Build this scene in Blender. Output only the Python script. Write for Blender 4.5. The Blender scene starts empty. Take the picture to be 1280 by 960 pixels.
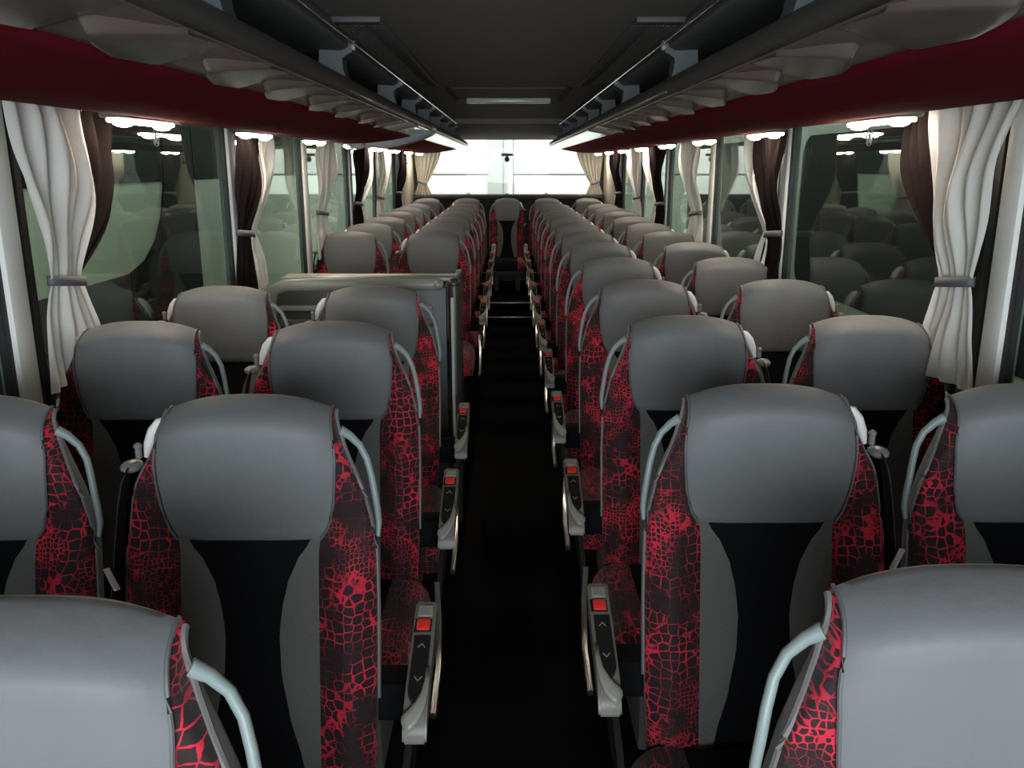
import bpy, bmesh, math, random
from mathutils import Vector, Matrix
random.seed(7)
SC = bpy.context.scene
COL = SC.collection
PI = math.pi

# ------------------------------------------------------------------ helpers
def lerp_tab(tab, v):
    """piecewise linear lookup; tab sorted by first value"""
    if v <= tab[0][0]: return tab[0][1]
    for (a, fa), (b, fb) in zip(tab, tab[1:]):
        if v <= b:
            t = (v - a) / (b - a)
            t = t * t * (3 - 2 * t) * .35 + t * .65
            return fa + (fb - fa) * t
    return tab[-1][1]

def smooth(a, b, v):
    t = max(0., min(1., (v - a) / (b - a)))
    return t * t * (3 - 2 * t)

class MB:
    """collects vertices and faces, then becomes ONE mesh object"""
    def __init__(s): s.v = []; s.f = []
    def add(s, verts, faces):
        o = len(s.v); s.v += [tuple(p) for p in verts]
        s.f += [tuple(i + o for i in f) for f in faces]; return s
    def box(s, x0, x1, y0, y1, z0, z1, bevel=0, seg=2):
        bm = bmesh.new(); bmesh.ops.create_cube(bm, size=1)
        for v in bm.verts:
            v.co = Vector(((x0 + x1) / 2 + v.co.x * (x1 - x0), (y0 + y1) / 2 + v.co.y * (y1 - y0), (z0 + z1) / 2 + v.co.z * (z1 - z0)))
        if bevel: bmesh.ops.bevel(bm, geom=bm.edges[:], offset=bevel, segments=seg, affect='EDGES', profile=.5)
        return s.bm(bm)
    def bm(s, bm, M=None):
        bm.verts.index_update()
        vs = [(M @ v.co) if M else v.co.copy() for v in bm.verts]
        s.add(vs, [[v.index for v in f.verts] for f in bm.faces]); bm.free(); return s
    def tube(s, pts, r, n=8, ry=None, up=(0, 0, 1), cap=True):
        pts = [Vector(p) for p in pts]; m = len(pts); rings = []
        for i, p in enumerate(pts):
            d = (pts[min(i + 1, m - 1)] - pts[max(i - 1, 0)]).normalized()
            u = Vector(up)
            if abs(d.dot(u)) > .97: u = Vector((0, 1, 0))
            a = d.cross(u).normalized(); b = a.cross(d).normalized()
            rr = r[i] if isinstance(r, (list, tuple)) else r
            r2 = ry if ry is not None else rr
            rings.append([p + a * (rr * math.cos(2 * PI * k / n)) + b * (r2 * math.sin(2 * PI * k / n)) for k in range(n)])
        vs = [p for q in rings for p in q]; fs = []
        for i in range(m - 1):
            for k in range(n):
                fs.append((i * n + k, i * n + (k + 1) % n, (i + 1) * n + (k + 1) % n, (i + 1) * n + k))
        if cap: fs += [tuple(range(n))[::-1], tuple((m - 1) * n + k for k in range(n))]
        return s.add(vs, fs)
    def grid(s, rows, closed=False):
        m, n = len(rows), len(rows[0]); fs = []
        for i in range(m - 1):
            for k in range(n if closed else n - 1):
                fs.append((i * n + k, i * n + (k + 1) % n, (i + 1) * n + (k + 1) % n, (i + 1) * n + k))
        return s.add([p for r in rows for p in r], fs)
    def prism(s, poly, axis, a, b):
        """extrude a polygon of two coordinates along axis ('x','y','z') from a to b"""
        def P(u, v, w): return {'x': (w, u, v), 'y': (u, w, v), 'z': (u, v, w)}[axis]
        n = len(poly)
        vs = [P(u, v, a) for u, v in poly] + [P(u, v, b) for u, v in poly]
        fs = [tuple(range(n)), tuple(range(2 * n - 1, n - 1, -1))]
        fs += [(k, k + n, (k + 1) % n + n, (k + 1) % n) for k in range(n)]
        return s.add(vs, fs)
    def ball(s, c, rx, ry, rz, u=16, v=10):
        bm = bmesh.new(); bmesh.ops.create_uvsphere(bm, u_segments=u, v_segments=v, radius=1)
        return s.bm(bm, Matrix.Translation(c) @ Matrix.Diagonal((rx, ry, rz, 1)))
    def cyl(s, c, r, h, axis='z', n=20):
        bm = bmesh.new(); bmesh.ops.create_cone(bm, cap_ends=True, segments=n, radius1=r, radius2=r, depth=h)
        R = {'z': Matrix(), 'x': Matrix.Rotation(PI / 2, 4, 'Y'), 'y': Matrix.Rotation(PI / 2, 4, 'X')}[axis]
        return s.bm(bm, Matrix.Translation(c) @ R)
    def build(s, name, mat, parent=None, smooth_angle=40, solid=0):
        me = bpy.data.meshes.new(name); me.from_pydata(s.v, [], s.f); me.validate()
        bm = bmesh.new(); bm.from_mesh(me)
        bmesh.ops.recalc_face_normals(bm, faces=bm.faces[:])
        bm.to_mesh(me); bm.free()
        for p in me.polygons: p.use_smooth = True
        me.set_sharp_from_angle(angle=math.radians(smooth_angle))
        me.materials.append(mat)
        o = bpy.data.objects.new(name, me); COL.objects.link(o)
        if parent: o.parent = parent
        if solid:
            md = o.modifiers.new('thickness', 'SOLIDIFY'); md.thickness = solid; md.offset = 0
        return o

def thing(o, label, cat, group=None):
    o['label'] = label; o['category'] = cat
    if group: o['group'] = group
    return o
def empty(name, loc=(0, 0, 0)):
    o = bpy.data.objects.new(name, None); COL.objects.link(o); o.location = loc; o.empty_display_size = .1
    return o
def struct(o):
    o['kind'] = 'structure'; return o
def copy_tree(o, parent=None):
    c = o.copy(); COL.objects.link(c)
    if parent: c.parent = parent
    for ch in list(o.children): copy_tree(ch, c)
    return c

# ------------------------------------------------------------------ materials
def principled(name, col, rough=.5, metal=0., spec=.5, emit=None, estr=0., sheen=0., coat=0.):
    m = bpy.data.materials.new(name); m.use_nodes = True
    b = m.node_tree.nodes['Principled BSDF']
    b.inputs['Base Color'].default_value = (*col, 1); b.inputs['Roughness'].default_value = rough
    b.inputs['Metallic'].default_value = metal; b.inputs['Specular IOR Level'].default_value = spec
    b.inputs['Sheen Weight'].default_value = sheen; b.inputs['Coat Weight'].default_value = coat
    if emit:
        b.inputs['Emission Color'].default_value = (*emit, 1); b.inputs['Emission Strength'].default_value = estr
    return m
def nodes(m):
    nt = m.node_tree; return nt, nt.nodes, nt.links, nt.nodes['Principled BSDF']
def math_node(nt, op, a, b=None, c=None, clamp=False):
    n = nt.nodes.new('ShaderNodeMath'); n.operation = op; n.use_clamp = clamp
    for i, v in enumerate((a, b, c)):
        if v is None: continue
        if isinstance(v, (int, float)): n.inputs[i].default_value = v
        else: nt.links.new(v, n.inputs[i])
    return n.outputs[0]
def noise_bump(m, scale=(1, 1, 1), nscale=60, strength=.15, dist=.01, colvar=0):
    nt, N, L, b = nodes(m)
    tc = N.new('ShaderNodeTexCoord'); mp = N.new('ShaderNodeMapping'); mp.inputs['Scale'].default_value = scale
    L.new(tc.outputs['Object'], mp.inputs['Vector'])
    no = N.new('ShaderNodeTexNoise'); no.inputs['Scale'].default_value = nscale; no.inputs['Detail'].default_value = 4
    L.new(mp.outputs[0], no.inputs['Vector'])
    bp = N.new('ShaderNodeBump'); bp.inputs['Strength'].default_value = strength; bp.inputs['Distance'].default_value = dist
    L.new(no.outputs['Fac'], bp.inputs['Height']); L.new(bp.outputs[0], b.inputs['Normal'])
    if colvar:
        c = b.inputs['Base Color'].default_value[:3]
        mx = N.new('ShaderNodeMix'); mx.data_type = 'RGBA'
        mx.inputs[6].default_value = (*[x * (1 - colvar) for x in c], 1); mx.inputs[7].default_value = (*[x * (1 + colvar) for x in c], 1)
        L.new(no.outputs['Fac'], mx.inputs[0]); L.new(mx.outputs[2], b.inputs['Base Color'])
    return m

def croc_material():
    m = principled('croc_fabric', (.04, .02, .02), .7, spec=.25, sheen=.15)
    nt, N, L, b = nodes(m)
    tc = N.new('ShaderNodeTexCoord'); oi = N.new('ShaderNodeObjectInfo')
    mp = N.new('ShaderNodeMapping'); L.new(tc.outputs['Object'], mp.inputs['Vector']); mp.inputs['Scale'].default_value = (1, .35, 1)
    cx = N.new('ShaderNodeCombineXYZ')
    r = math_node(nt, 'MULTIPLY', oi.outputs['Random'], 7.3)
    L.new(r, cx.inputs[0]); L.new(r, cx.inputs[1]); L.new(r, cx.inputs[2])
    L.new(cx.outputs[0], mp.inputs['Location'])
    # warp
    wn = N.new('ShaderNodeTexNoise'); wn.inputs['Scale'].default_value = 22; wn.inputs['Detail'].default_value = 2
    L.new(mp.outputs[0], wn.inputs['Vector'])
    vs = N.new('ShaderNodeVectorMath'); vs.operation = 'MULTIPLY_ADD'
    L.new(wn.outputs['Color'], vs.inputs[0]); vs.inputs[1].default_value = (.016, .016, .016); L.new(mp.outputs[0], vs.inputs[2])
    masks = N.new('ShaderNodeTexNoise'); masks.inputs['Scale'].default_value = 9; masks.inputs['Detail'].default_value = 1
    L.new(mp.outputs[0], masks.inputs['Vector'])
    fade = N.new('ShaderNodeTexNoise'); fade.inputs['Scale'].default_value = 16; fade.inputs['Detail'].default_value = 2
    L.new(vs.outputs[0], fade.inputs['Vector'])
    fine = N.new('ShaderNodeTexNoise'); fine.inputs['Scale'].default_value = 160; fine.inputs['Detail'].default_value = 3
    L.new(mp.outputs[0], fine.inputs['Vector'])
    def veins(scale, width, rnd):
        v = N.new('ShaderNodeTexVoronoi'); v.feature = 'DISTANCE_TO_EDGE'; v.inputs['Scale'].default_value = scale
        v.inputs['Randomness'].default_value = rnd
        L.new(vs.outputs[0], v.inputs['Vector'])
        w = math_node(nt, 'MULTIPLY', fine.outputs['Fac'], width * 2.6)
        w = math_node(nt, 'MULTIPLY', w, math_node(nt, 'MULTIPLY_ADD', fade.outputs['Fac'], 3.0, -.85))
        d = math_node(nt, 'DIVIDE', v.outputs['Distance'], math_node(nt, 'MAXIMUM', w, .004))
        mr = N.new('ShaderNodeMapRange'); mr.interpolation_type = 'SMOOTHSTEP'
        mr.inputs['From Min'].default_value = .7; mr.inputs['From Max'].default_value = 1.15
        mr.inputs['To Min'].default_value = 1; mr.inputs['To Max'].default_value = 0
        L.new(d, mr.inputs['Value']); return mr.outputs[0]
    big, small = veins(56, .056, .46), veins(112, .095, .55)
    sel = N.new('ShaderNodeMapRange'); sel.inputs['From Min'].default_value = .50; sel.inputs['From Max'].default_value = .56
    L.new(masks.outputs['Fac'], sel.inputs['Value'])
    mx = N.new('ShaderNodeMix'); mx.data_type = 'FLOAT'
    L.new(sel.outputs[0], mx.inputs[0]); L.new(big, mx.inputs[2]); L.new(small, mx.inputs[3])
    fd = N.new('ShaderNodeMapRange'); fd.inputs['From Min'].default_value = .36; fd.inputs['From Max'].default_value = .60
    fd.inputs['To Min'].default_value = .12
    L.new(fade.outputs['Fac'], fd.inputs['Value'])
    fac = math_node(nt, 'MULTIPLY', mx.outputs[0], fd.outputs[0], clamp=True)
    cm = N.new('ShaderNodeMix'); cm.data_type = 'RGBA'
    cm.inputs[6].default_value = (.024, .012, .013, 1); cm.inputs[7].default_value = (.66, .02, .052, 1)
    L.new(fac, cm.inputs[0]); L.new(cm.outputs[2], b.inputs['Base Color'])
    bp = N.new('ShaderNodeBump'); bp.inputs['Strength'].default_value = .25; bp.inputs['Distance'].default_value = .003
    L.new(mx.outputs[0], bp.inputs['Height']); L.new(bp.outputs[0], b.inputs['Normal'])
    return m

def glass_material(name, tint, refl=1.0):
    m = bpy.data.materials.new(name); m.use_nodes = True
    nt = m.node_tree; N, L = nt.nodes, nt.links; N.clear()
    out = N.new('ShaderNodeOutputMaterial'); mix = N.new('ShaderNodeMixShader')
    tr = N.new('ShaderNodeBsdfTransparent'); tr.inputs[0].default_value = (*tint, 1)
    gl = N.new('ShaderNodeBsdfGlossy'); gl.inputs['Roughness'].default_value = .012; gl.inputs['Color'].default_value = (.92, .97, .95, 1)
    ge = N.new('ShaderNodeNewGeometry'); dt = N.new('ShaderNodeVectorMath'); dt.operation = 'DOT_PRODUCT'
    L.new(ge.outputs['Normal'], dt.inputs[0]); L.new(ge.outputs['Incoming'], dt.inputs[1])
    c1 = math_node(nt, 'SUBTRACT', 1, math_node(nt, 'ABSOLUTE', dt.outputs['Value']), clamp=True)
    f2 = math_node(nt, 'MULTIPLY', math_node(nt, 'MULTIPLY_ADD', math_node(nt, 'POWER', c1, 5), .96, .04), refl, clamp=True)   # the same on both faces
    L.new(f2, mix.inputs[0]); L.new(tr.outputs[0], mix.inputs[1]); L.new(gl.outputs[0], mix.inputs[2])
    L.new(mix.outputs[0], out.inputs[0]); return m

def cloth_material(name, col, trans=.35):
    m = bpy.data.materials.new(name); m.use_nodes = True
    nt = m.node_tree; N, L = nt.nodes, nt.links; N.clear()
    out = N.new('ShaderNodeOutputMaterial'); mix = N.new('ShaderNodeMixShader'); mix.inputs[0].default_value = trans
    d = N.new('ShaderNodeBsdfDiffuse'); d.inputs[0].default_value = (*col, 1)
    t = N.new('ShaderNodeBsdfTranslucent'); t.inputs[0].default_value = (*col, 1)
    tc = N.new('ShaderNodeTexCoord'); no = N.new('ShaderNodeTexNoise'); no.inputs['Scale'].default_value = 14; no.inputs['Detail'].default_value = 3
    L.new(tc.outputs['Object'], no.inputs['Vector'])
    bp = N.new('ShaderNodeBump'); bp.inputs['Strength'].default_value = .5; bp.inputs['Distance'].default_value = .02
    L.new(no.outputs['Fac'], bp.inputs['Height']); L.new(bp.outputs[0], d.inputs['Normal'])
    L.new(d.outputs[0], mix.inputs[1]); L.new(t.outputs[0], mix.inputs[2]); L.new(mix.outputs[0], out.inputs[0]); return m

M = {}
M['croc'] = croc_material()
M['headrest'] = noise_bump(principled('grey_leather', (.178, .18, .182), .58, spec=.35), (14, 14, 2.2), 1.6, .22, .010, .06)
M['crescent'] = noise_bump(principled('grey_fabric', (.145, .14, .13), .75, spec=.25), (1, 1, 1), 260, .25, .003, .15)
M['black_fabric'] = noise_bump(principled('black_fabric', (.006, .006, .0075), .85, spec=.15), (1, 1, 1), 260, .2, .003)
M['piping'] = principled('grey_piping', (.12, .12, .122), .55)
M['shell'] = principled('pale_shell', (.30, .32, .31), .45)
M['edge'] = principled('seat_edge', (.15, .14, .135), .5)
M['handle'] = principled('handle_plastic', (.24, .29, .28), .42)
M['cap'] = principled('white_cap', (.86, .83, .79), .4)
M['dark_plastic'] = principled('dark_plastic', (.02, .02, .021), .35)
M['belt'] = noise_bump(principled('belt_webbing', (.012, .012, .013), .6), (1, 1, 1), 300, .2, .002)
M['guide'] = principled('belt_guide', (.22, .21, .20), .35)
M['chrome'] = principled('chrome', (.8, .79, .76), .16, 1)
M['steel'] = principled('brushed_steel', (.55, .55, .53), .3, 1)
M['arm'] = principled('arm_plastic', (.17, .16, .13), .4)
M['arm_dark'] = principled('arm_recess', (.016, .015, .014), .25)
M['red_button'] = principled('red_button', (.78, .035, .03), .35)
M['plate'] = principled('label_plate', (.26, .25, .21), .35)
M['mark'] = principled('arrow_mark', (.20, .19, .17), .5)
M['base'] = principled('seat_base', (.13, .115, .105), .55)
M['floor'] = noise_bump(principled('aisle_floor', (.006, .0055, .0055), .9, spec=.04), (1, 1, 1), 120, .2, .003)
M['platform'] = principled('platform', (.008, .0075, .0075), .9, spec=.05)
M['wall'] = noise_bump(principled('side_wall', (.22, .21, .2), .7), (1, 1, 1), 140, .15, .003)
M['pillar'] = principled('pillar_cream', (.80, .79, .74), .5)
M['pillar_rear'] = principled('pillar_rear', (.60, .53, .42), .6)
M['gasket'] = principled('gasket', (.012, .013, .014), .5)
M['ceiling'] = noise_bump(principled('ceiling_felt', (.30, .28, .26), .85, spec=.2), (1, 1, 1), 200, .2, .003)
M['ceiling_dark'] = principled('ceiling_dark', (.09, .084, .078), .7, spec=.25)
M['tongue'] = principled('tongue_metal', (.78, .78, .76), .3, .35)
M['slat'] = principled('slat_grey', (.34, .32, .30), .5)
M['vent'] = principled('vent_frame', (.11, .10, .095), .6)
M['rear_dark'] = principled('rear_dark', (.035, .034, .033), .7)
M['red_felt'] = noise_bump(principled('red_felt', (.20, .014, .023), .9, spec=.05), (1, 1, 1), 300, .2, .002)
M['rack_grey'] = principled('rack_plastic', (.10, .09, .084), .4)
M['rack_dark'] = principled('rack_dark', (.17, .17, .17), .6)
M['post'] = principled('post_grey', (.11, .12, .127), .42)
M['pod'] = principled('pod_plastic', (.20, .155, .135), .23)
M['cover'] = principled('gloss_cover', (.42, .41, .37), .06, spec=.7, coat=.6)
M['lamp'] = principled('lamp_glow', (1, 1, 1), .4, emit=(1, .86, .68), estr=42)
M['bulb'] = principled('bulb_glow', (1, 1, 1), .4, emit=(1, .9, .76), estr=70)
M['lens'] = principled('lens', (.6, .58, .52), .25)
M['white_cloth'] = cloth_material('white_cloth', (.90, .87, .82), .25)
M['rear_cloth'] = cloth_material('rear_cloth', (.55, .51, .44), .25)
M['dark_cloth'] = cloth_material('dark_cloth', (.018, .013, .013), .1)
M['tie'] = principled('tieback', (.12, .12, .125), .6)
M['glass'] = glass_material('window_glass', (.78, .86, .80), 1.1)
M['rear_glass'] = glass_material('rear_glass', (.98, .99, .98), .12)
M['panel_top'] = principled('panel_cap', (.24, .25, .21), .35)
M['panel'] = noise_bump(principled('panel_grey', (.03, .032, .03), .4), (1, 1, 1), 90, .05, .002)
M['monitor'] = principled('monitor_shell', (.19, .215, .22), .4)
M['hall_white'] = principled('hall_white', (.86, .87, .85), .6)
M['hall_band'] = principled('hall_band', (.44, .47, .46), .6)
M['hall_seam'] = principled('hall_seam', (.25, .26, .27), .6)
M['hall_floor'] = noise_bump(principled('hall_floor', (.12, .12, .115), .5), (1, 1, 1), 3, .1, .01, .2)
M['coach_body'] = principled('coach_body', (.60, .63, .55), .35, coat=.3)
M['coach_glass'] = principled('coach_glass', (.010, .011, .011), .5, spec=.06)
M['coach_dark'] = principled('coach_dark', (.02, .02, .02), .5)
M['tyre'] = principled('tyre', (.015, .015, .015), .8)
M['decal'] = principled('decal', (.55, .57, .55), .5)
M['sign'] = principled('brown_sign', (.07, .045, .03), .5)

# ------------------------------------------------------------------ the seat
PLAT = .15                     # height of the platform the seats stand on
ZT = 1.186                     # top of the headrest
ZH = .932                      # lower edge of the headrest
RT = .042                      # rounding of the top
W_TAB = [(.46, .226), (.60, .232), (.80, .233), (.90, .231), (.95, .223), (1.0, .213), (1.05, .201), (1.09, .186), (1.12, .173), (1.186, .156)]
G_TAB = [(.46, .128), (.90, .127), (.932, .130), (.955, .146), (1.0, .156), (1.05, .160), (1.10, .1615), (1.15, .157), (1.186, .148)]
C_TAB = [(.46, .108), (.52, .092), (.60, .068), (.68, .053), (.75, .050), (.80, .056), (.85, .068), (.89, .086), (.932, .116)]
def ylean(z): return (ZT - z) * .03 if z > .95 else (ZT - .95) * .03 - (.95 - z) * .21
def bodyprof(z):
    """half width, front depth, back depth, edge centre"""
    w = lerp_tab(W_TAB, z)
    e = .034 * (1 - smooth(1.03, 1.15, z))          # the wings come forward below the shoulders
    df = .050 - .008 * smooth(1.05, 1.186, z) - e
    return w, df, .055 + e, ylean(z) + .020 - e
def drop(x, z): return .030 * smooth(.99, 1.19, z) * (abs(x) / .16) ** 2.6
def surf(theta, z, k=1., head=False):
    w, df, db, m = bodyprof(z)
    x = w * math.sin(theta)
    p = 5.5
    c = max(0., 1 - abs(math.sin(theta)) ** p) ** (1 / p)
    y = m - df * k * c
    low = 1 - smooth(.84, .97, z)
    y -= low * .030 * math.exp(-((abs(x) - .182) / .042) ** 2) * (1 if abs(x) < w * .999 else 0) * c ** .5
    y += low * .012 * math.exp(-(x / .09) ** 2)
    if head:
        g = lerp_tab(G_TAB, z)
        y -= .019 * max(0, 1 - min(1., abs(x) / g) ** 3.2) * k * (.35 + .65 * smooth(ZH - .03, ZH + .07, z))
    yb = m + db * .75
    if k < 1: y = y + (yb - y) * (1 - k) * .75        # the cushion rolls over the top towards the back
    return Vector((x, y, z - drop(x, z)))
def zrows(z0, z1, n): return [(z0 + (z1 - z0) * i / n, 1.) for i in range(n + 1)]
TOP = [(ZT - RT + RT * math.sin(a), math.cos(a)) for a in [PI / 2 * i / 7 for i in range(1, 8)]]

def make_seat_parts(root, s, arm):
    """s = side of the aisle (+1: aisle at +x).  The seat faces -y."""
    def loc(v): return Vector((v.x * s, v.y, v.z - PLAT))
    def patch(rows, fa, fb, n, head=False, byx=False):
        out = []
        for z, k in rows:
            w = bodyprof(z)[0]; a, b = fa(z), fb(z); r = []
            for i in range(n + 1):
                t = i / n
                if byx: th = math.asin(max(-1, min(1, (a + (b - a) * t) / w)))
                else:
                    ta, tb = math.asin(max(-1, min(1, a / w))), math.asin(max(-1, min(1, b / w)))
                    th = ta + (tb - ta) * t
                r.append(loc(surf(th, z, k, head)))
            out.append(r)
        return out
    G = lambda z: lerp_tab(G_TAB, z); W = lambda z: bodyprof(z)[0]; Cc = lambda z: lerp_tab(C_TAB, z)
    hrows = zrows(ZH, ZT - RT, 12) + TOP
    # headrest: grey pad, with a turned-in lower edge
    rows = patch(hrows, lambda z: -G(z), G, 22, head=True)
    under = [Vector((p.x, p.y + .022, p.z - .003)) for p in rows[0]]
    lip = [Vector((p.x, p.y + .004, p.z - .004)) for p in rows[0]]
    # back of the pad over the top
    bk = [Vector((p.x * (1 - .05 * abs(j / 11 - 1)), p.y + .022 * (1 - abs(j / 11 - 1) ** 3), p.z - .010)) for j, p in enumerate(rows[-1])]
    MB().grid([under, lip] + rows + [bk]).build('headrest', M['headrest'], root, 60)
    # lower middle: black hourglass panel and a grey crescent at each side
    lrows = zrows(.47, ZH + .004, 22)
    MB().grid(patch(lrows, lambda z: -Cc(z), Cc, 10, byx=True)).build('centre_panel', M['black_fabric'], root, 60)
    for q in (-1, 1):
        fa, fb = (lambda z: -G(z), lambda z: -Cc(z)) if q < 0 else (Cc, G)
        MB().grid(patch(lrows, fa, fb, 6, byx=True)).build('crescent_panel', M['crescent'], root, 60)
    # red wings
    wrows = zrows(.47, ZT - RT, 34) + TOP
    for q in (-1, 1):
        fa, fb = (lambda z: -W(z), lambda z: -G(z)) if q < 0 else (G, W)
        MB().grid(patch(wrows, fa, fb, 9)).build('side_bolster', M['croc'], root, 60)
    # shell behind
    out = []
    for z, k in wrows:
        w, df, db, m = bodyprof(z); r = []
        for i in range(19):
            th = -PI / 2 + PI * i / 18
            e = surf(PI / 2 if th > 0 else -PI / 2, z, k)
            c = max(0., 1 - abs(math.sin(th)) ** 3) ** (1 / 3)
            x = w * math.sin(th)
            r.append(loc(Vector((x, e.y + db * c * k, z - drop(x, z)))))
        out.append(r)
    MB().grid(out).build('back_shell', M['shell'], root, 60)
    # piping at the seams and along the outer edge
    for q in (-1, 1):
        pts = []
        for z, k in hrows[::1]:
            w = W(z); th = math.asin(max(-1, min(1, q * min(G(z) + .0018, w * .985) / w)))
            p = loc(surf(th, z, k)); p.y -= .0042 * k; p.z += .002 * (1 - k); pts.append(p)
        MB().tube(pts, .0026, 6).build('seam_piping', M['piping'], root)
        pts = []
        for z, k in wrows[8:-1]:
            pts.append(loc(surf(q * PI / 2, z, k)) + Vector((q * s * .001, .001, 0)))
        MB().tube(pts, .0042, 6).build('edge_piping', M['edge'], root)
    # grab handle on the aisle side
    hp = [(.166, 1.124), (.183, 1.112), (.200, 1.092), (.213, 1.066), (.222, 1.036), (.228, 1.004), (.232, .974), (.234, .948), (.233, .925)]
    pts = [Vector((x * s, ylean(z) + .022 - .028 * (1 - smooth(1.0, 1.10, z)) + .010 * math.sin(PI * i / 8), z - PLAT)) for i, (x, z) in enumerate(hp)]
    MB().tube(pts, [.010, .0078, .0068, .0066, .0066, .0066, .0064, .006, .004], 10, up=(0, 1, 0)).build('grab_handle', M['handle'], root)
    # white shoulder cap, belt guide, strap and tongue on the other side
    a = -s
    cp = [(.160, 1.140), (.172, 1.134), (.186, 1.116), (.197, 1.092), (.205, 1.066)]
    MB().tube([Vector((x * a, ylean(z) + .040, z - PLAT)) for x, z in cp], [.005, .010, .0115, .010, .005], 10, up=(0, 1, 0)).build('shoulder_cap', M['cap'], root)
    gmb = MB().ball(Vector((.224 * a, .022, 1.055 - PLAT)), .020, .026, .011)
    gmb.cyl(Vector((.212 * a, .028, 1.080 - PLAT)), .006, .022).ball(Vector((.212 * a, .028, 1.092 - PLAT)), .008, .008, .006)
    gmb.build('belt_guide', M['guide'], root)
    sp = [(.218, .002, 1.060), (.224, -.012, 1.04), (.230, -.024, 1.0), (.236, -.040, .93), (.243, -.062, .84), (.246, -.085, .72), (.246, -.12, .56)]
    st = []
    for x, y, z in sp: st.append([Vector((x * a, y - .016, z - PLAT)), Vector((x * a + .004 * a, y + .004, z - PLAT)), Vector((x * a + .002 * a, y + .026, z - PLAT))])
    MB().grid(st).build('belt_strap', M['belt'], root, 60, solid=.003)
    t = MB().box(-.0055, .0055, -.055, .0, -.002, .002, .0015, 1)
    R = Matrix.Translation((.247 * a, -.075, .895 - PLAT)) @ Matrix.Rotation(a * -.75, 4, 'Z') @ Matrix.Rotation(.45, 4, 'X')
    t.v = [tuple(R @ Vector(p)) for p in t.v]; t.build('belt_tongue', M['tongue'], root)
    # seat cushion and base
    cu = []
    for i in range(13):
        u = i / 12; y = -.57 + .44 * u; r = []
        hgt = .115 * (1 - (1 - min(1, u * 5)) ** 2 * .55)
        for j in range(21):
            th = PI * j / 20; cx = math.cos(th); sx = math.sin(th)
            x = .014 * s + .250 * math.copysign(abs(cx) ** .45, cx); z = .395 + hgt * sx ** .45 + .018 * math.exp(-((abs(x - .014 * s) - .20) / .04) ** 2) * sx
            r.append(Vector((x, y - .012 * sx, z - PLAT)))
        cu.append(r)
    cu = [[Vector((p.x, p.y, .395 - PLAT)) for p in cu[0]]] + cu + [[Vector((p.x, p.y, .395 - PLAT)) for p in cu[-1]]]
    MB().grid([r[:9] for r in cu]).build('cushion_bolster', M['croc'], root, 50)
    MB().grid([r[12:] for r in cu]).build('cushion_bolster', M['croc'], root, 50)
    MB().grid([r[8:13] for r in cu]).build('seat_cushion', M['black_fabric'], root, 50)
    b = MB().box(-.20, .20, -.50, -.10, .33 - PLAT, .40 - PLAT, .012)
    b.box(-.17, -.11, -.46, -.14, 0, .34 - PLAT, .008).box(.11, .17, -.46, -.14, 0, .34 - PLAT, .008)
    b.build('seat_base', M['base'], root)
    if arm:
        X = .315 * s
        # armrest: sloping slim bar, drawn flat and tilted
        def put(mb, dx=0):
            Rm = Matrix.Translation((X, .045, .755 - PLAT)) @ Matrix.Rotation(math.radians(15.5), 4, 'X')
            mb.v = [tuple(Rm @ Vector(p)) for p in mb.v]; return mb
        prof = [(.010, -.012), (.012, .0), (-.02, .004), (-.18, .002), (-.235, -.003), (-.264, -.014), (-.284, -.034), (-.288, -.046), (-.276, -.048), (-.25, -.044), (-.18, -.042), (-.05, -.040)]
        bm = bmesh.new()
        vs = [bm.verts.new((-.021, y, z)) for y, z in prof]; bm.faces.new(vs)
        ex = bmesh.ops.extrude_face_region(bm, geom=bm.faces[:]); bmesh.ops.translate(bm, verts=[e for e in ex['geom'] if isinstance(e, bmesh.types.BMVert)], vec=(.042, 0, 0))
        bmesh.ops.bevel(bm, geom=[e for e in bm.edges], offset=.004, segments=2, affect='EDGES')
        ar = put(MB().bm(bm)).build('armrest', M['arm'], root)
        # dark recessed panel with rounded near end
        pts = [(-.0155, -.085), (.0155, -.085)] + [(.0155, -.205)] + [(.0155 * math.cos(q), -.214 - .022 * math.sin(q)) for q in [PI * i / 8 for i in range(0, 9)]] + [(-.0155, -.205)]
        put(MB().prism(pts, 'z', -.004, .0055)).build('control_panel', M['arm_dark'], ar)
        put(MB().box(-.019, .015, -.075, -.042, 0, .006, .002)).build('button_surround', M['arm_dark'], ar)
        put(MB().box(-.014 , .012, -.072, -.045, .002, .010, .003)).build('release_button', M['red_button'], ar)
        pl = put(MB().box(-.014, .014, -.035, -.006, .0, .0062, .001, 1)).build('label_plate', M['plate'], ar)
        mk = MB()
        for i, (x0, x1, yy) in enumerate([(-.010, .002, -.012), (-.010, .009, -.017), (-.010, .006, -.022), (-.010, .009, -.027)]):
            mk.box(x0, x1, yy - .0012, yy + .0012, .006, .0068)
        put(mk).build('plate_lettering', M['mark'], ar)
        for yy, d in ((-.11, 1), (-.188, -1)):
            am = MB()
            for q in (-1, 1):
                t = MB().box(-.0012, .0012, -.006, .006, .0052, .0062)
                Rr = Matrix.Translation((q * .0032, yy, 0)) @ Matrix.Rotation(q * d * .6, 4, 'Z')
                am.add([Rr @ Vector(p) for p in t.v], t.f)
            put(am).build('arrow_mark', M['mark'], ar)
        cen = [(.0165, -.165), (.0165, -.195), (.0145, -.220), (.009, -.242), (.0, -.258), (-.010, -.268), (-.020, -.274)]
        wid = [.0035, .004, .006, .009, .012, .0135, .014]
        lp = []
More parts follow.
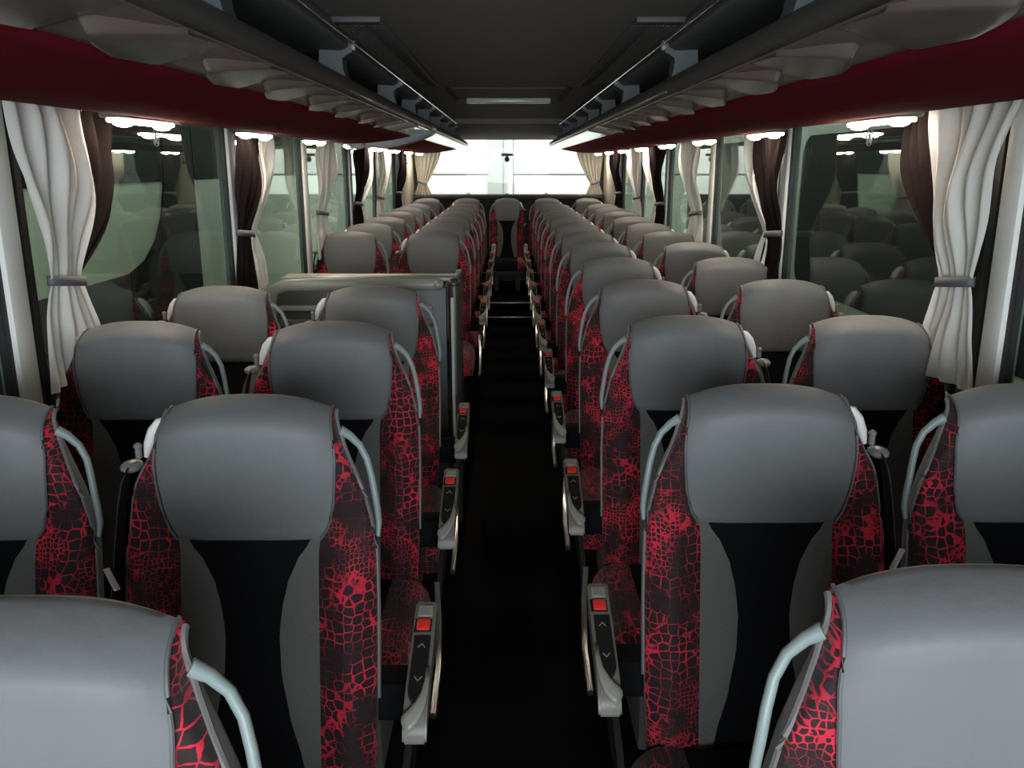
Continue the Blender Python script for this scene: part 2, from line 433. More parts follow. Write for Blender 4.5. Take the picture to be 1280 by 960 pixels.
        for i, ((cx, cy), ww) in enumerate(zip(cen, wid)):
            a0 = cen[max(i - 1, 0)]; b0 = cen[min(i + 1, 6)]
            dn = Vector((b0[0] - a0[0], b0[1] - a0[1])).normalized(); nn = Vector((-dn.y, dn.x))
            r = []
            for q in (-1, -.33, .33, 1):
                px, py = cx + nn.x * ww * q, cy + nn.y * ww * q
                r.append(Vector((s * max(-.022, min(.0215, px)), py, .0065 - 1.4 * max(0, -py - .235) ** 1.35)))
            lp.append(r)
        put(MB().grid(lp)).build('end_lip', M['plate'], ar, 60, solid=.005)
        sd = MB().prism([(.04, .70 - PLAT), (-.06, .67 - PLAT), (-.27, .60 - PLAT), (-.31, .575 - PLAT), (-.29, .545 - PLAT), (-.18, .55 - PLAT), (.05, .60 - PLAT)], 'x', X - s * .012 - .006, X - s * .012 + .006)
        sd.build('side_cover', M['dark_plastic'], root)
        rl = MB().tube([(X - s * .018, -.30, .585 - PLAT), (X - s * .012, -.33, .50 - PLAT), (X - s * .008, -.42, .42 - PLAT), (X - s * .008, -.58, .40 - PLAT)], .0085, 8)
        rl.build('side_rail', M['steel'], root)
        MB().box(min(X, X - s * .10), max(X, X - s * .10), -.05, .02, .56 - PLAT, .64 - PLAT, .004).build('arm_bracket', M['black_fabric'], root)

PROTO = {}
ORD = ['nearest', 'second', 'third', 'fourth', 'fifth', 'sixth', 'seventh', 'eighth', 'ninth', 'tenth', 'eleventh', 'twelfth']
def seat(x, y, s, arm, label, group, dz=0., sx=1.):
    key = (s, arm)
    if key not in PROTO:
        r = empty('coach_seat'); make_seat_parts(r, s, arm); PROTO[key] = r
    else: r = copy_tree(PROTO[key])
    r.location = (x, y, PLAT + dz); r.scale = (sx, 1, 1)
    thing(r, label, 'seat', group); return r

LEFT_Y = [.72, 1.49, 2.26, 2.96] + [.785 + .78 * k for k in range(6, 12)]
RIGHT_Y = [.785 + .78 * k for k in range(12)]
AX_L, WX_L, AX_R, WX_R = -.478, -1.0, .497, 1.01
for i, y in enumerate(LEFT_Y):
    if i < 4: w = ['nearest row of the left block', 'second row of the left block', 'third row of the left block', 'just in front of the divider panel'][i]
    else: w = ['first', 'second', 'third', 'fourth', 'fifth', 'sixth'][i - 4] + ' row behind the left divider'
    seat(AX_L, y, 1, True, 'grey and red patterned seat by the aisle, ' + w, 'coach seats by the aisle, left block')
    seat(WX_L, y, 1, False, 'grey and red patterned seat by the window, ' + w, 'coach seats by the window, left block')
for i, y in enumerate(RIGHT_Y):
    w = ORD[i] + ' row of the right block'
    seat(AX_R, y, -1, True, 'grey and red patterned seat by the aisle, ' + w, 'coach seats by the aisle, right block')
    seat(WX_R, y, -1, False, 'grey and red patterned seat by the window, ' + w, 'coach seats by the window, right block')
for i, (x, s, w) in enumerate([(-.965, 1, 'in the left corner'), (-.492, 1, 'just left of the middle seat'), (-.02, -1, 'in the middle, facing down the aisle'), (.455, -1, 'just right of the middle seat'), (.94, -1, 'in the right corner')]):
    seat(x, 10.35, s, False, 'rear bench seat under the rear window, ' + w, 'rear bench seats', .022, .90)

# ------------------------------------------------------------------ shell of the coach
Y0, Y1 = -1.9, 10.9
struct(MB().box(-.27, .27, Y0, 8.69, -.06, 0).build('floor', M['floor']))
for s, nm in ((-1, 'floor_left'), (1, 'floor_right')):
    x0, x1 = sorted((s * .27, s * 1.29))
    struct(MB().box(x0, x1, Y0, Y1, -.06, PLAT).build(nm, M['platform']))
st = empty('aisle_steps', (0, 8.69, 0)); thing(st, 'black aisle steps with metal edge strips before the rear bench', 'step')
MB().box(-.27, .27, 0, 2.21, 0, .08).box(-.27, .27, .44, 2.21, .08, .16).build('tread', M['floor'], st)
for yy, zz in ((0, .08), (.44, .16)):
    MB().box(-.262, .262, yy - .008, yy + .016, zz - .010, zz + .003, .003).build('step_edge', M['steel'], st)

PIL_L = [.5, 2.06, 3.82, 5.2, 6.7, 8.1, 9.5]
n_trim = 0
for s, side in ((-1, 'left'), (1, 'right')):
    xa, xb = sorted((s * 1.29, s * 1.33))
    w = MB().box(xa, xb, Y0, Y1, -.06, .93).box(xa, xb, Y0, Y1, 1.80, 2.12)
    struct(w.build('wall_' + side, M['wall']))
    # sill ledge
    xa, xb = sorted((s * 1.22, s * 1.29)); n_trim += 1
    struct(MB().box(xa, xb, Y0, Y1, .90, .93, .008).build('trim_%d' % n_trim, M['wall']))
    for k, py in enumerate(PIL_L):
        xa, xb = sorted((s * 1.20, s * 1.26)); n_trim += 1
        struct(MB().box(xa, xb, py, py + .085, .93, 1.80, .014).build('trim_%d' % n_trim, M['pillar']))
    # rear corner pillar
    xa, xb = sorted((s * 1.17, s * 1.26)); n_trim += 1
    struct(MB().box(xa, xb, 9.75, 10.88, .93, 1.80, .02).build('trim_%d' % n_trim, M['pillar_rear']))
    # curtain track
    xa, xb = sorted((s * 1.12, s * 1.24)); n_trim += 1
    struct(MB().box(xa, xb, Y0, Y1 - .05, 1.752, 1.80, .006).build('trim_%d' % n_trim, M['rack_grey']))
nw = 0
for s in (-1, 1):
    eds = [-1.7] + PIL_L
    for a, b in zip(eds, eds[1:]):
        nw += 1; a2 = a + .06
        g = MB().box(min(s * 1.232, s * 1.238), max(s * 1.232, s * 1.238), a2, b + .06, .92, 1.81).build('window_%d' % nw, M['glass'])
        struct(g)
        gk = MB()
        for ya, yb in ((a2 + .055, a2 + .083), (b - .028, b)):
            gk.box(min(s * 1.215, s * 1.231), max(s * 1.215, s * 1.231), ya, yb, .93, 1.80)
        gk.box(min(s * 1.215, s * 1.231), max(s * 1.215, s * 1.231), a2 + .055, b, .93, .955)
        gk.build('gasket', M['gasket'], g)

# rear wall round the rear window
rw = MB().box(-1.30, 1.30, Y1, Y1 + .08, -.06, 1.237).box(-1.30, 1.30, Y1, Y1 + .08, 1.888, 2.12)
rw.box(-1.30, -1.10, Y1, Y1 + .08, 1.2, 1.9).box(1.10, 1.30, Y1, Y1 + .08, 1.2, 1.9)
struct(rw.build('wall_rear', M['rear_dark']))
nw += 1
struct(MB().box(-1.12, 1.12, Y1 + .035, Y1 + .041, 1.22, 1.90).build('window_%d' % nw, M['rear_glass']))
n_trim += 1
struct(MB().box(-1.14, 1.14, 10.62, Y1, 1.195, 1.237, .012).build('trim_%d' % n_trim, M['rear_dark']))

# ceiling: flat middle, step down and slope to the rear window
cl = MB().box(-.80, .80, Y0, 8.55, 2.02, 2.08)
cl.prism([(8.55, 2.08), (8.55, 1.972), (8.60, 1.962), (10.9, 1.888), (10.9, 2.08)], 'x', -.80, .80)
struct(cl.build('ceiling', M['ceiling']))
struct(MB().box(-1.30, 1.30, Y0, Y1 + .08, 2.085, 2.14).build('ceiling_roof', M['ceiling_dark']))

# ------------------------------------------------------------------ luggage racks
RY0, RY1 = -1.5, 10.25
POST_Y = [.55, 1.72, 2.93, 4.19, 5.11, 5.98, 6.9, 7.8, 8.7, 9.6]
def rack(s, side, pods_to):
    r = empty('luggage_rack', (s * .8, 0, 1.72)); thing(r, 'long overhead luggage rack with dark red underside above the %s windows' % side, 'luggage rack', )
    X0 = s * .8
    def L(x, z): return (s * x - X0, z - 1.72)
    under = [(1.125, 1.752), (1.10, 1.741), (1.05, 1.731), (.98, 1.724), (.90, 1.721), (.80, 1.728), (.70, 1.741), (.63, 1.753), (.585, 1.763)]
    def sweep(name, prof, mat, solid=.006, y0=RY0, y1=RY1, end=True, ang=40):
        ys = [y0, y0 + .5] + [y0 + .5 + (y1 - .25 - y0 - .5) * i / 12 for i in range(1, 13)] + [y1 - .25 + .25 * math.sin(PI / 2 * i / 6) for i in range(1, 7)]
        rows = []
        for y in ys:
            t = max(0., (y - (y1 - .25)) / .25) if end else 0.
            sh = 1 - math.sqrt(max(0., 1 - t * t))
            rows.append([Vector((L(x + (1.13 - x) * sh * .55, z)[0], y, L(x, z)[1] + sh * .02)) for x, z in prof])
        return MB().grid(rows).build(name, mat, r, ang, solid=solid)
    sweep('red_underside', under, M['red_felt'])
    # glossy strip between the red felt and the front edge
    strip = [(.585, 1.763), (.578, 1.770), (.53, 1.779), (.485, 1.787), (.466, 1.793)]
    sweep('unit_strip', strip, M['pod'], .004, y1=pods_to + .02, end=False)
    sweep('gloss_strip', strip, M['cover'], .004, y0=pods_to)
    nose = [(.466, 1.793), (.455, 1.803), (.456, 1.818), (.468, 1.838), (.486, 1.850), (.51, 1.852), (.53, 1.842)]
    sweep('front_edge', nose, M['rack_grey'], .004)
    sweep('edge_glint_strip', [(.458, 1.797), (.4535, 1.800), (.4535, 1.805), (.457, 1.808)], M['steel'], .002, y0=2.6)  # steel strip added for the line of light reflected along the nose
    sweep('shelf', [(.53, 1.842), (.8, 1.815), (1.2, 1.80)], M['rack_dark'], .006, end=False)
    sweep('back_panel', [(1.2, 1.80), (1.23, 1.9), (1.2, 2.07)], M['rack_dark'], .006, end=False)
    sweep('upper_panel', [(1.2, 2.0), (.80, 1.972), (.60, 1.955), (.53, 1.952), (.515, 1.960), (.513, 1.985), (.53, 2.03)], M['rack_dark'], .006, end=False)
    for y in POST_Y:
        p = MB()
        pr = [(.515, 1.846), (.60, 1.842), (.605, 1.90), (.60, 1.965), (.53, 1.965), (.500, 1.956), (.497, 1.944), (.512, 1.938), (.53, 1.925), (.527, 1.89)]
        p.prism([L(a, b) for a, b in pr], 'y', y - .03, y + .05)
        p.build('post', M['post'], r)
        MB().box(L(.500, 0)[0] - .012, L(.500, 0)[0] + .012, y - .018, y + .018, L(0, 1.950)[1], L(0, 1.982)[1], .004).build('rail_clip', M['guide'], r)
    MB().tube([(L(.490, 0)[0], RY0, L(0, 1.968)[1]), (L(.490, 0)[0], 10.0, L(0, 1.968)[1])], .0045, 8).build('chrome_rail', M['chrome'], r)
    # end plate of the shelf towards the camera side is outside the view
    return r
RK_L = rack(-1, 'left', 4.15)
RK_R = rack(1, 'right', 4.80)

def service_unit(s, y, label):
    """two overlapping scale-shaped lobes with lamps and nozzles, under the front strip of the rack"""
    u = empty('service_unit', (s * .525, y, 1.77))
    Lh = .39
    bd = MB()
    for j in range(2):
        rows = []
        ny, nx = 16, 12
        for i in range(ny + 1):
            v = i / ny; row = []
            for k in range(nx + 1):
                q = k / nx; xr = -.060 + .118 * q               # outboard negative here
                xw = .525 - xr                                   # world |x|
                zb = 1.763 + (.585 - xw) / .119 * .030           # plane of the strip
                cvx = (q - .5) * 2
                fy = .20 * abs(cvx) ** 1.5                             # pointed front edge
                yy = j * Lh + fy + (Lh - fy) * v - .01
                if i == 0: h = -.004
                else: h = .017 * (1 - v) ** .7 * (1 - .55 * cvx * cvx) * min(1, v * 9 + .15) ** .5 + .003
                row.append(Vector((s * (xw - .525), yy, zb - h - 1.77)))
            rows.append(row)
        bd.grid(rows)
    b = bd.build('housing', M['pod'], u, 50)
    thing(u, label, 'overhead service unit', 'overhead service units')
    return u
for i in range(5):
    w = ['nearest', 'second', 'third', 'fourth', 'fifth'][i]
    service_unit(1, .55 + .84 * i, 'glossy brown overhead lamp and air unit, %s along the right rack' % w)
for i in range(4):
    w = ['nearest', 'second', 'third', 'fourth'][i]
    service_unit(-1, .75 + .84 * i, 'glossy brown overhead lamp and air unit, %s along the left rack' % w)

# lamps under the racks, over the windows
PROTO_L = None
def window_lamp(s, y, label, grp):
    global PROTO_L
    if PROTO_L is None:
        r = empty('window_lamp')
        MB().box(-.034, .034, -.20, .20, -.004, .022, .006).build('lamp_housing', M['rack_grey'], r)
        MB().box(-.024, .024, -.18, .18, -.014, -.003, .004).build('diffuser', M['lamp'], r)
        for yy in (-.13, .14): MB().ball(Vector((0, yy, -.014)), .022, .045, .011).build('bulb', M['bulb'], r)
        PROTO_L = r
    else: r = copy_tree(PROTO_L)
    r.location = (s * 1.045, y, 1.722)
    thing(r, label, 'lamp', grp)
for i in range(9):
    window_lamp(-1, 2.56 + 1.12 * i, 'small glowing strip lamp under the red rack, %s along the left windows' % ORD[i], 'lit lamps over the left windows')
    window_lamp(1, 2.52 + 1.12 * i, 'small glowing strip lamp under the red rack, %s along the right windows' % ORD[i], 'lit lamps over the right windows')

# drop-down monitor housing on the left rack
mo = empty('monitor_housing', (-.8, 5.42, 1.73)); thing(mo, 'grey drop-down monitor housing hanging under the left luggage rack', 'monitor')
pf = [(-1.10, 1.732), (-1.0, 1.716), (-.85, 1.698), (-.72, 1.694), (-.60, 1.722), (-.50, 1.757), (-.455, 1.778), (-.445, 1.80), (-.455, 1.835), (-.50, 1.845), (-.70, 1.842), (-.80, 1.81), (-.95, 1.765)]
bm = bmesh.new(); vs = [bm.verts.new((x + .8, -.10, z - 1.73)) for x, z in pf]; bm.faces.new(vs)
ex = bmesh.ops.extrude_face_region(bm, geom=bm.faces[:]); bmesh.ops.translate(bm, verts=[e for e in ex['geom'] if isinstance(e, bmesh.types.BMVert)], vec=(0, .24, 0))
bmesh.ops.bevel(bm, geom=bm.edges[:], offset=.010, segments=3, affect='EDGES')
MB().bm(bm).build('shell', M['monitor'], mo)
MB().prism([(x + .8, z - 1.73) for x, z in [(-.78, 1.722), (-.62, 1.742), (-.53, 1.768), (-.51, 1.80), (-.55, 1.822), (-.68, 1.822), (-.76, 1.79)]], 'y', -.104, -.096).build('cover_plate', M['monitor'], mo)
MB().box(-.075, -.055, -.105, -.09, -.02, .015, .002).build('latch', M['dark_plastic'], mo)
dm = empty('dome_lamp', (-.98, 5.75, 1.722)); thing(dm, 'unlit pale dome lamp under the left rack behind the monitor housing', 'lamp')
MB().cyl((0, 0, -.003), .062, .012).build('rim', M['rack_grey'], dm)
MB().ball(Vector((0, 0, -.008)), .055, .055, .022).build('dome', M['lens'], dm)

# ceiling vents and hatch
for s, side in ((-1, 'left'), (1, 'right')):
    v = empty('ceiling_vent', (s * .462, 3.77, 2.02)); thing(v, 'long dark ceiling air vent with fine slats beside the %s rail' % side, 'air vent', 'ceiling air vents')
    fr = MB()
    fr.box(-.085, .085, -1.06, -1.00, -.016, .002, .005).box(-.085, .085, 1.00, 1.06, -.016, .002, .005)
    xi, xo = (-s) * .085, s * .085
    fr.box(min(xi, xi + s * .055), max(xi, xi + s * .055), -1.002, 1.002, -.018, .002, .006).box(min(xo, xo - s * .012), max(xo, xo - s * .012), -1.002, 1.002, -.016, .002, .005)
    fr.build('vent_frame', M['vent'], v)
    MB().box(-.08, .08, -1.02, 1.02, -.009, .001).build('vent_back', M['rack_dark'], v)
    sl = MB()
    for k in range(10):
        x = s * (-.026 + .0105 * k); sl.box(x - .0022, x + .0022, -1.0, 1.0, -.0165, -.009)
    sl.build('slats', M['slat'], v)
h = empty('roof_hatch', (0, 5.6, 2.02)); thing(h, 'shallow roof hatch in the ceiling with a pale front bar', 'roof hatch')
MB().box(-.36, .36, -.50, -.46, -.012, .001, .004).box(-.36, -.32, -.5, .4, -.012, .001, .004).box(.32, .36, -.5, .4, -.012, .001, .004).box(-.36, .36, .34, .40, -.018, .001, .005).build('hatch_frame', M['ceiling_dark'], h)
MB().box(-.32, .32, -.46, .34, -.003, .001).build('hatch_panel', M['ceiling'], h)
MB().box(-.275, .275, .27, .345, -.034, -.003, .006).build('lit_edge_bar', M['lens'], h)  # pale colour stands for the light along the hatch's front edge

# ------------------------------------------------------------------ divider panel by the stairwell
d = empty('divider_panel', (-.68, 3.36, PLAT)); thing(d, 'grey divider panel with rounded top rail in front of the left stairwell', 'divider panel')
def lx(x): return x + .68
zt = 1.163 - PLAT
b = MB().box(lx(-.93), lx(-.245), -.018, .018, .05, zt - .03, .004)
b.build('panel_board', M['panel'], d)
# top rail with a rounded outer end
pts = [(lx(-.935), -.006, zt - .16), (lx(-.932), -.006, zt - .09), (lx(-.92), -.006, zt - .045), (lx(-.88), -.006, zt - .025), (lx(-.8), -.006, zt - .022), (lx(-.5), -.006, zt - .022), (lx(-.27), -.006, zt - .022)]
MB().tube(pts, .026, 12, ry=.022, up=(0, 1, 0)).build('top_rail', M['panel_top'], d)
MB().box(lx(-.90), lx(-.21), .02, .15, zt - .012, zt + .004, .004).build('top_shelf', M['panel_top'], d)
MB().tube([(lx(-.215), 0, 0), (lx(-.215), 0, zt - .03), (lx(-.215), 0, zt - .012)], [.024, .024, .02], 14).ball(Vector((lx(-.215), 0, zt - .018)), .025, .025, .022).build('corner_post', M['panel'], d)
MB().ball(Vector((lx(-.275), -.01, zt - .02)), .022, .03, .022).build('rail_end', M['panel_top'], d)
MB().tube([(lx(-.222), -.027, .30), (lx(-.222), -.027, zt - .07)], .006, 8).build('chrome_strip', M['tongue'], d)
for k, (zz, hh) in enumerate(((.10, .022), (.155, .03), (.215, .02))):
    MB().box(lx(-.90), lx(-.30), -.03, -.016, zt - zz - hh, zt - zz, .004).build('rib', [M['panel_top'], M['rack_grey'], M['panel_top']][k], d)
MB().box(lx(-.86), lx(-.74), -.034, -.016, zt - .30, zt - .25, .003).build('label_plate', M['plate'], d)
MB().box(lx(-.235), lx(-.21), .02, .5, .05, zt - .02, .004).build('side_board', M['panel'], d)

# ------------------------------------------------------------------ curtains
def curtain(name, s, mat, ytop, ytie, ybot, label, group, x=1.135, ztop=1.757, zt=1.30, zb=1.03, tie=True, pleats=7, ph=0.):
    """ytop/ytie/ybot: (start, end) along the coach at the top, at the tie band and at the bottom"""
    r = empty(name, (s * x, (ytop[0] + ytop[1]) / 2, zb)); thing(r, label, 'curtain', group)
    ox, oy = s * x, (ytop[0] + ytop[1]) / 2
    rows = []; nz, ny = 30, 60
    rnd = random.Random(int(ytop[0] * 100) + s)
    fr = [(rnd.uniform(.6, 1.3), rnd.uniform(0, 6)) for _ in range(4)]
    for i in range(nz + 1):
        z = ztop + (zb - ztop) * i / nz
        if z > zt:
            t = (ztop - z) / (ztop - zt)
            a = ytop[0] + (ytie[0] - ytop[0]) * t ** 1.1; b2 = ytop[1] + (ytie[1] - ytop[1]) * (.35 * t + .65 * t ** 4)
            sq = 1 - .55 * t ** 3
        else:
            t = (zt - z) / (zt - zb); e = t ** .7
            a = ytie[0] + (ybot[0] - ytie[0]) * e; b2 = ytie[1] + (ybot[1] - ytie[1]) * e
            sq = .45 + .55 * min(1, t * 2)
        row = []
        for j in range(ny + 1):
            u = j / ny
            amp = .016 * sq
            wv = math.sin(2 * PI * pleats * u + ph + .5 * math.sin(z * 9 + fr[0][1])) * amp + math.sin(2 * PI * pleats * .37 * u + fr[1][1] + z * 3) * amp * .7
            wv += .010 * math.sin(z * 16 + fr[2][1] + u * 5) * sq
            xs = x + (.052 * (1 - smooth(1.2, 1.6, z)))
            row.append(Vector((s * xs - s * wv * (.55 + .45 * smooth(1.15, 1.5, z)) - ox - s * .01 * sq, a + (b2 - a) * u - oy, z - zb)))
        rows.append(row)
    MB().grid(rows).build('cloth', mat, r, 180)
    if tie:
        ya, yb = ytie[0] - oy - .008, ytie[1] - oy + .008
        pts = []
        for i in range(17):
            th = 2 * PI * i / 16
            pts.append(((s * (x + .038) - ox) - s * .006 + .024 * math.sin(th), (ya + yb) / 2 + (yb - ya) / 2 * math.cos(th), zt - zb - .012 * math.cos(th)))
        rows = [[Vector((p[0], p[1], p[2] - .013)) for p in pts], [Vector((p[0], p[1], p[2] + .013)) for p in pts]]
        MB().grid(rows).build('tieback', M['tie'], r, 180, solid=.004)
    return r
for s, side, o in ((-1, 'left', 0.), (1, 'right', -.03)):
    cw, cd = 'cream curtains along the %s windows' % side, 'dark brown curtains along the %s windows' % side
    f = 'on the %s, ' % side
    curtain('window_curtain', s, M['white_cloth'], (2.00 + o, 2.38 + o), (2.19 + o, 2.35 + o), (2.12 + o, 2.47 + o), 'large cream curtain tied back at the nearest pillar %s' % ('on the left' if s < 0 else 'on the right'), cw, pleats=5)
    curtain('window_curtain', s, M['dark_cloth'], (2.36 + o, 2.62 + o), (2.33 + o, 2.40 + o), (2.33 + o, 2.40 + o), 'dark brown curtain just behind the large cream one, %s' % f + 'nearest pillar', cd, x=1.165, tie=False, pleats=4)
    curtain('window_curtain', s, M['dark_cloth'], (3.68 + o, 4.04 + o), (3.76 + o, 3.96 + o), (3.72 + o, 4.06 + o), 'dark brown curtain tied back ' + f + 'at the second pillar', cd, pleats=6)
    curtain('window_curtain', s, M['white_cloth'], (4.02 + o, 4.18 + o), (3.94 + o, 3.99 + o), (3.97 + o, 4.20 + o), 'narrow cream curtain edge behind the brown curtain ' + f + 'second pillar', cw, x=1.13, tie=False, pleats=3)
    curtain('window_curtain', s, M['white_cloth'], (5.26 + o, 5.78 + o), (5.34 + o, 5.62 + o), (5.28 + o, 5.85 + o), 'cream curtain tied back ' + f + 'at the third pillar', cw, pleats=6)
    curtain('window_curtain', s, M['dark_cloth'], (6.45 + o, 7.1 + o), (6.65 + o, 6.95 + o), (6.55 + o, 7.1 + o), 'dark brown curtain tied back ' + f + 'at the fourth pillar', cd, pleats=7)
    curtain('window_curtain', s, M['white_cloth'], (7.08 + o, 7.24 + o), (6.93 + o, 6.99 + o), (6.99 + o, 7.22 + o), 'narrow cream curtain edge behind the brown curtain ' + f + 'fourth pillar', cw, x=1.125, tie=False, pleats=3)
    curtain('window_curtain', s, M['white_cloth'], (7.75 + o, 8.35 + o), (7.85 + o, 8.18 + o), (7.72 + o, 8.4 + o), 'cream curtain tied back ' + f + 'at the fifth pillar', cw, pleats=7)
    curtain('window_curtain', s, M['dark_cloth'], (9.05 + o, 9.72 + o), (9.15 + o, 9.6 + o), (9.1 + o, 9.7 + o), 'dark brown curtain ' + f + 'next to the cream rear corner pillar', cd, pleats=7)
# rear window curtains, hung across the coach
def rear_curtain(s, side):
    r = empty('rear_curtain', (s * 1.0, 10.78, 1.237)); thing(r, 'beige curtain drawn back at the %s edge of the bright rear window' % side, 'curtain', 'rear window curtains')
    rows = []; n = 40
    for i in range(31):
        z = 1.87 + (1.237 - 1.87) * i / 30
        if z > 1.36:
            t = (1.87 - z) / (1.87 - 1.36); xi = .80 + (1.00 - .80) * t ** 1.6; xo = 1.16 - .04 * t
            xo = 1.17 - .06 * t
        else:
            t = (1.36 - z) / (1.36 - 1.237); xi = 1.00 - .06 * t; xo = 1.11 + .05 * t
        rows.append([Vector((s * (xo + (xi - xo) * j / n) - s * 1.0, .018 * math.sin(j / n * 2 * PI * 6 + z * 4) * (1 - .4 * (abs(z - 1.36) < .05)), z - 1.237)) for j in range(n + 1)])
    MB().grid(rows).build('cloth', M['rear_cloth'], r, 180)
    MB().tube([(s * .0, -.024, .125), (s * .06, -.03, .135), (s * .12, -.01, .16)], .008, 6, ry=.012).build('tieback', M['tie'], r)
rear_curtain(-1, 'left'); rear_curtain(1, 'right')

# stickers and small signs
for s, side in ((-1, 'left'), (1, 'right')):
    k = empty('window_sticker', (s * 1.2315, 3.12 if s < 0 else 3.04, 1.688)); thing(k, 'small white oval emblem sticker on the large window on the %s' % side, 'sticker', 'oval window stickers')
    ring = [Vector((0, .024 * math.cos(t), .028 * math.sin(t))) for t in [2 * PI * i / 28 for i in range(29)]]
    MB().tube(ring, .0022, 6, ry=.001).build('ring', M['decal'], k)
    fg = MB().tube([(0, -.010, -.019), (0, -.004, .002), (0, 0, .018)], .0030, 6).tube([(0, .012, -.019), (0, .005, -.004), (0, -.001, .006)], .0030, 6).tube([(0, .010, .010), (0, .0, .003)], .0026, 6)
    fg.build('emblem', M['decal'], k)
    sg = empty('pillar_sign', (s * 1.167, 10.05, 1.632)); thing(sg, 'small brown square sign on the cream rear pillar on the %s' % side, 'sign', 'rear pillar signs')
    MB().box(-.004, .004, -.16, .16, -.035, .035, .002).build('sign_board', M['sign'], sg)
    MB().box(-s * .006 - .001, -s * .006 + .001, -.09, .09, -.016, -.008).box(-s * .006 - .001, -s * .006 + .001, -.03, .05, -.008, .018).build('pictogram', M['decal'], sg)
cam_ = empty('rear_view_camera', (-.02, 10.88, 1.66)); thing(cam_, 'small black reversing camera on a bar at the top of the rear window', 'camera')
MB().box(-.070, .070, -.01, .018, .034, .066, .004).box(-.014, .014, -.008, .014, .016, .04).build('bar', M['dark_plastic'], cam_)
MB().ball(Vector((0, -.005, -.004)), .033, .026, .033).build('lens_ball', M['dark_plastic'], cam_)
for x, w in ((-.49, 'left'), (-.02, 'middle'), (.455, 'right')):
    kb = empty('belt_anchor', (x, 10.66, 1.237)); thing(kb, 'small grey belt anchor on the ledge under the rear window, %s one' % w, 'belt anchor', 'belt anchors on the rear ledge')
    MB().box(-.022, .022, -.02, .02, 0, .02, .005).build('foot_plate', M['guide'], kb)
    MB().cyl((0, -.004, .026), .011, .02, 'y').build('roller', M['steel'], kb)

# ------------------------------------------------------------------ the hall outside
struct(MB().box(-9, 9, -9, 16.2, -1.25, -1.2).build('floor_hall', M['hall_floor']))
hw = struct(MB().box(-9, 9, 15.0, 15.2, -1.2, 5.5).build('wall_hall', M['hall_white']))
MB().box(-.36, -.02, 14.97, 15.0, -1.2, 5.5).build('door_post', M['hall_band'], hw)
MB().box(.07, .09, 14.96, 15.0, -1.2, 5.5).box(-.10, -.085, 14.96, 15.0, -1.2, 5.5).build('post_edge', M['hall_seam'], hw)
MB().box(-9, -.36, 14.985, 15.0, 1.425, 1.445).box(.09, 9, 14.985, 15.0, 1.425, 1.445).build('panel_seam', M['hall_seam'], hw)

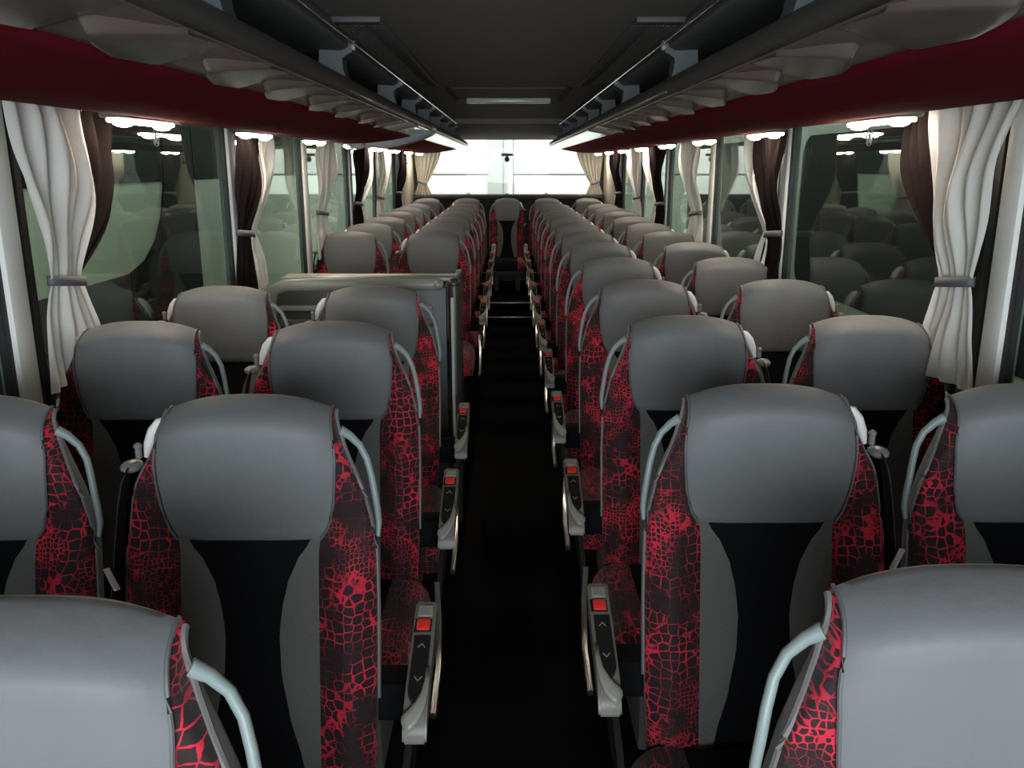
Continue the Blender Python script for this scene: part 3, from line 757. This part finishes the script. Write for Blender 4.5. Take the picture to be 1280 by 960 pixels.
def rounded(y0, y1, z0, z1, r, n=6):
    out = []
    for cy, cz, a in ((y1 - r, z1 - r, 0), (y0 + r, z1 - r, PI / 2), (y0 + r, z0 + r, PI), (y1 - r, z0 + r, 1.5 * PI)):
        out += [(cy + r * math.cos(a + PI / 2 * i / n), cz + r * math.sin(a + PI / 2 * i / n)) for i in range(n + 1)]
    return out
def neighbour(s, side):
    X = 2.85; r = empty('parked_coach', (s * (X + 1.25), 5, -1.2))
    ox, oy, oz = s * (X + 1.25), 5, -1.2
    bm = bmesh.new(); bmesh.ops.create_cube(bm, size=1)
    for v in bm.verts: v.co = Vector((v.co.x * 2.5, 1.6 + v.co.y * 15.6, 1.95 + v.co.z * 3.2))
    bmesh.ops.bevel(bm, geom=bm.edges[:], offset=.16, segments=4, affect='EDGES')
    MB().bm(bm).build('body', M['coach_body'], r)
    xs = sorted((s * X - ox + s * .01, s * X - ox - s * .012))
    if side == 'left':
        pn = [(-.6, 2.6), (2.65, 7.6), (7.98, 13.9)]
        for a, b in pn:
            MB().prism([(y - oy, z - oz) for y, z in rounded(a, b, 1.46, 2.2, .06)], 'x', *xs).build('side_window', M['coach_glass'], r)
        low = [(y, z) for y, z in rounded(-1.0, 7.95, -.95, .80, .04)]
        MB().prism([(y - oy, z - oz) for y, z in low], 'x', *xs).build('dark_lower_band', M['coach_dark'], r)  # dark sheet stands for wheel-arch shadow below the pale band
        MB().prism([(y - oy, z - oz) for y, z in [(7.95, 2.2), (7.32, 2.2), (7.29, 1.7), (7.25, 1.42), (7.14, 1.18), (6.98, 1.0), (6.75, .87), (6.45, .80), (6.45, .30), (7.95, .30)]], 'x', *[x - s * .004 for x in xs]).build('side_door', M['coach_glass'], r)
    else:
        pn = [(-1.0, 2.2), (2.3, 8.55), (8.95, 13.9)]
        for a, b in pn:
            MB().prism([(y - oy, z - oz) for y, z in rounded(a, b, .45, 1.86, .22)], 'x', *xs).build('side_window', M['coach_glass'], r)
        MB().prism([(y - oy, z - oz) for y, z in rounded(-1.0, 14.0, -.95, .35, .1)], 'x', *xs).build('dark_lower_band', M['coach_dark'], r)
    for y in (1.2, 8.0):
        MB().cyl((s * X - ox + s * .12, y - oy, .5), .5, .3, 'x', 28).build('wheel', M['tyre'], r)
    thing(r, 'pale coach parked outside the windows on the %s' % side, 'coach')
neighbour(-1, 'left'); neighbour(1, 'right')

# ------------------------------------------------------------------ light
def area(name, loc, tgt, sx, sy, power, col):
    l = bpy.data.lights.new(name, 'AREA'); l.shape = 'RECTANGLE'; l.size = sx; l.size_y = sy; l.energy = power; l.color = col
    o = bpy.data.objects.new(name, l); COL.objects.link(o); o.location = loc
    o.rotation_euler = (Vector(tgt) - Vector(loc)).to_track_quat('-Z', 'Y').to_euler(); return o
area('hall_wall_fill', (0, 12.9, 3.6), (0, 15, 1.2), 5, .5, 255, (.97, 1, .94))  # unseen lamp added to brighten the hall end wall
area('windscreen_fill', (0, -2.05, 1.80), (0, 3, 1.35), 2.3, 1.4, 205, (.83, .93, 1))  # added fill panel at the open front, stands in for light through the windscreen
area('coach_fill_left', (-1.95, 5, 4.2), (-2.4, 5, 0), .4, 9, 110, (.95, 1, .92))  # unseen lamp added to light the coach parked on the left
area('coach_fill_right', (1.95, 5, 4.2), (2.4, 5, 0), .4, 9, 110, (.95, 1, .92))  # the same added, unseen lamp for the coach on the right
w = bpy.data.worlds.new('hall_air'); SC.world = w; w.use_nodes = True
w.node_tree.nodes['Background'].inputs[0].default_value = (.55, .62, .6, 1)
w.node_tree.nodes['Background'].inputs[1].default_value = .02

# ------------------------------------------------------------------ camera
F = 1072
cd = bpy.data.cameras.new('camera'); cam = bpy.data.objects.new('camera', cd); COL.objects.link(cam)
cd.sensor_fit = 'HORIZONTAL'; cd.sensor_width = 36; cd.lens = 36 * F / 1280; cd.clip_start = .02
cam.location = (0, 0, 1.60)
cam.rotation_euler = (PI / 2 - math.atan(275 / F), 0, -math.atan(4 / F))
SC.camera = cam
vs_ = SC.view_settings
vs_.view_transform = 'Standard'; vs_.look = 'None'; vs_.gamma = 1; vs_.use_curve_mapping = False; vs_.exposure = .12
SC.cycles.max_bounces = 8; SC.cycles.transparent_max_bounces = 16
SC.cycles.use_denoising = True
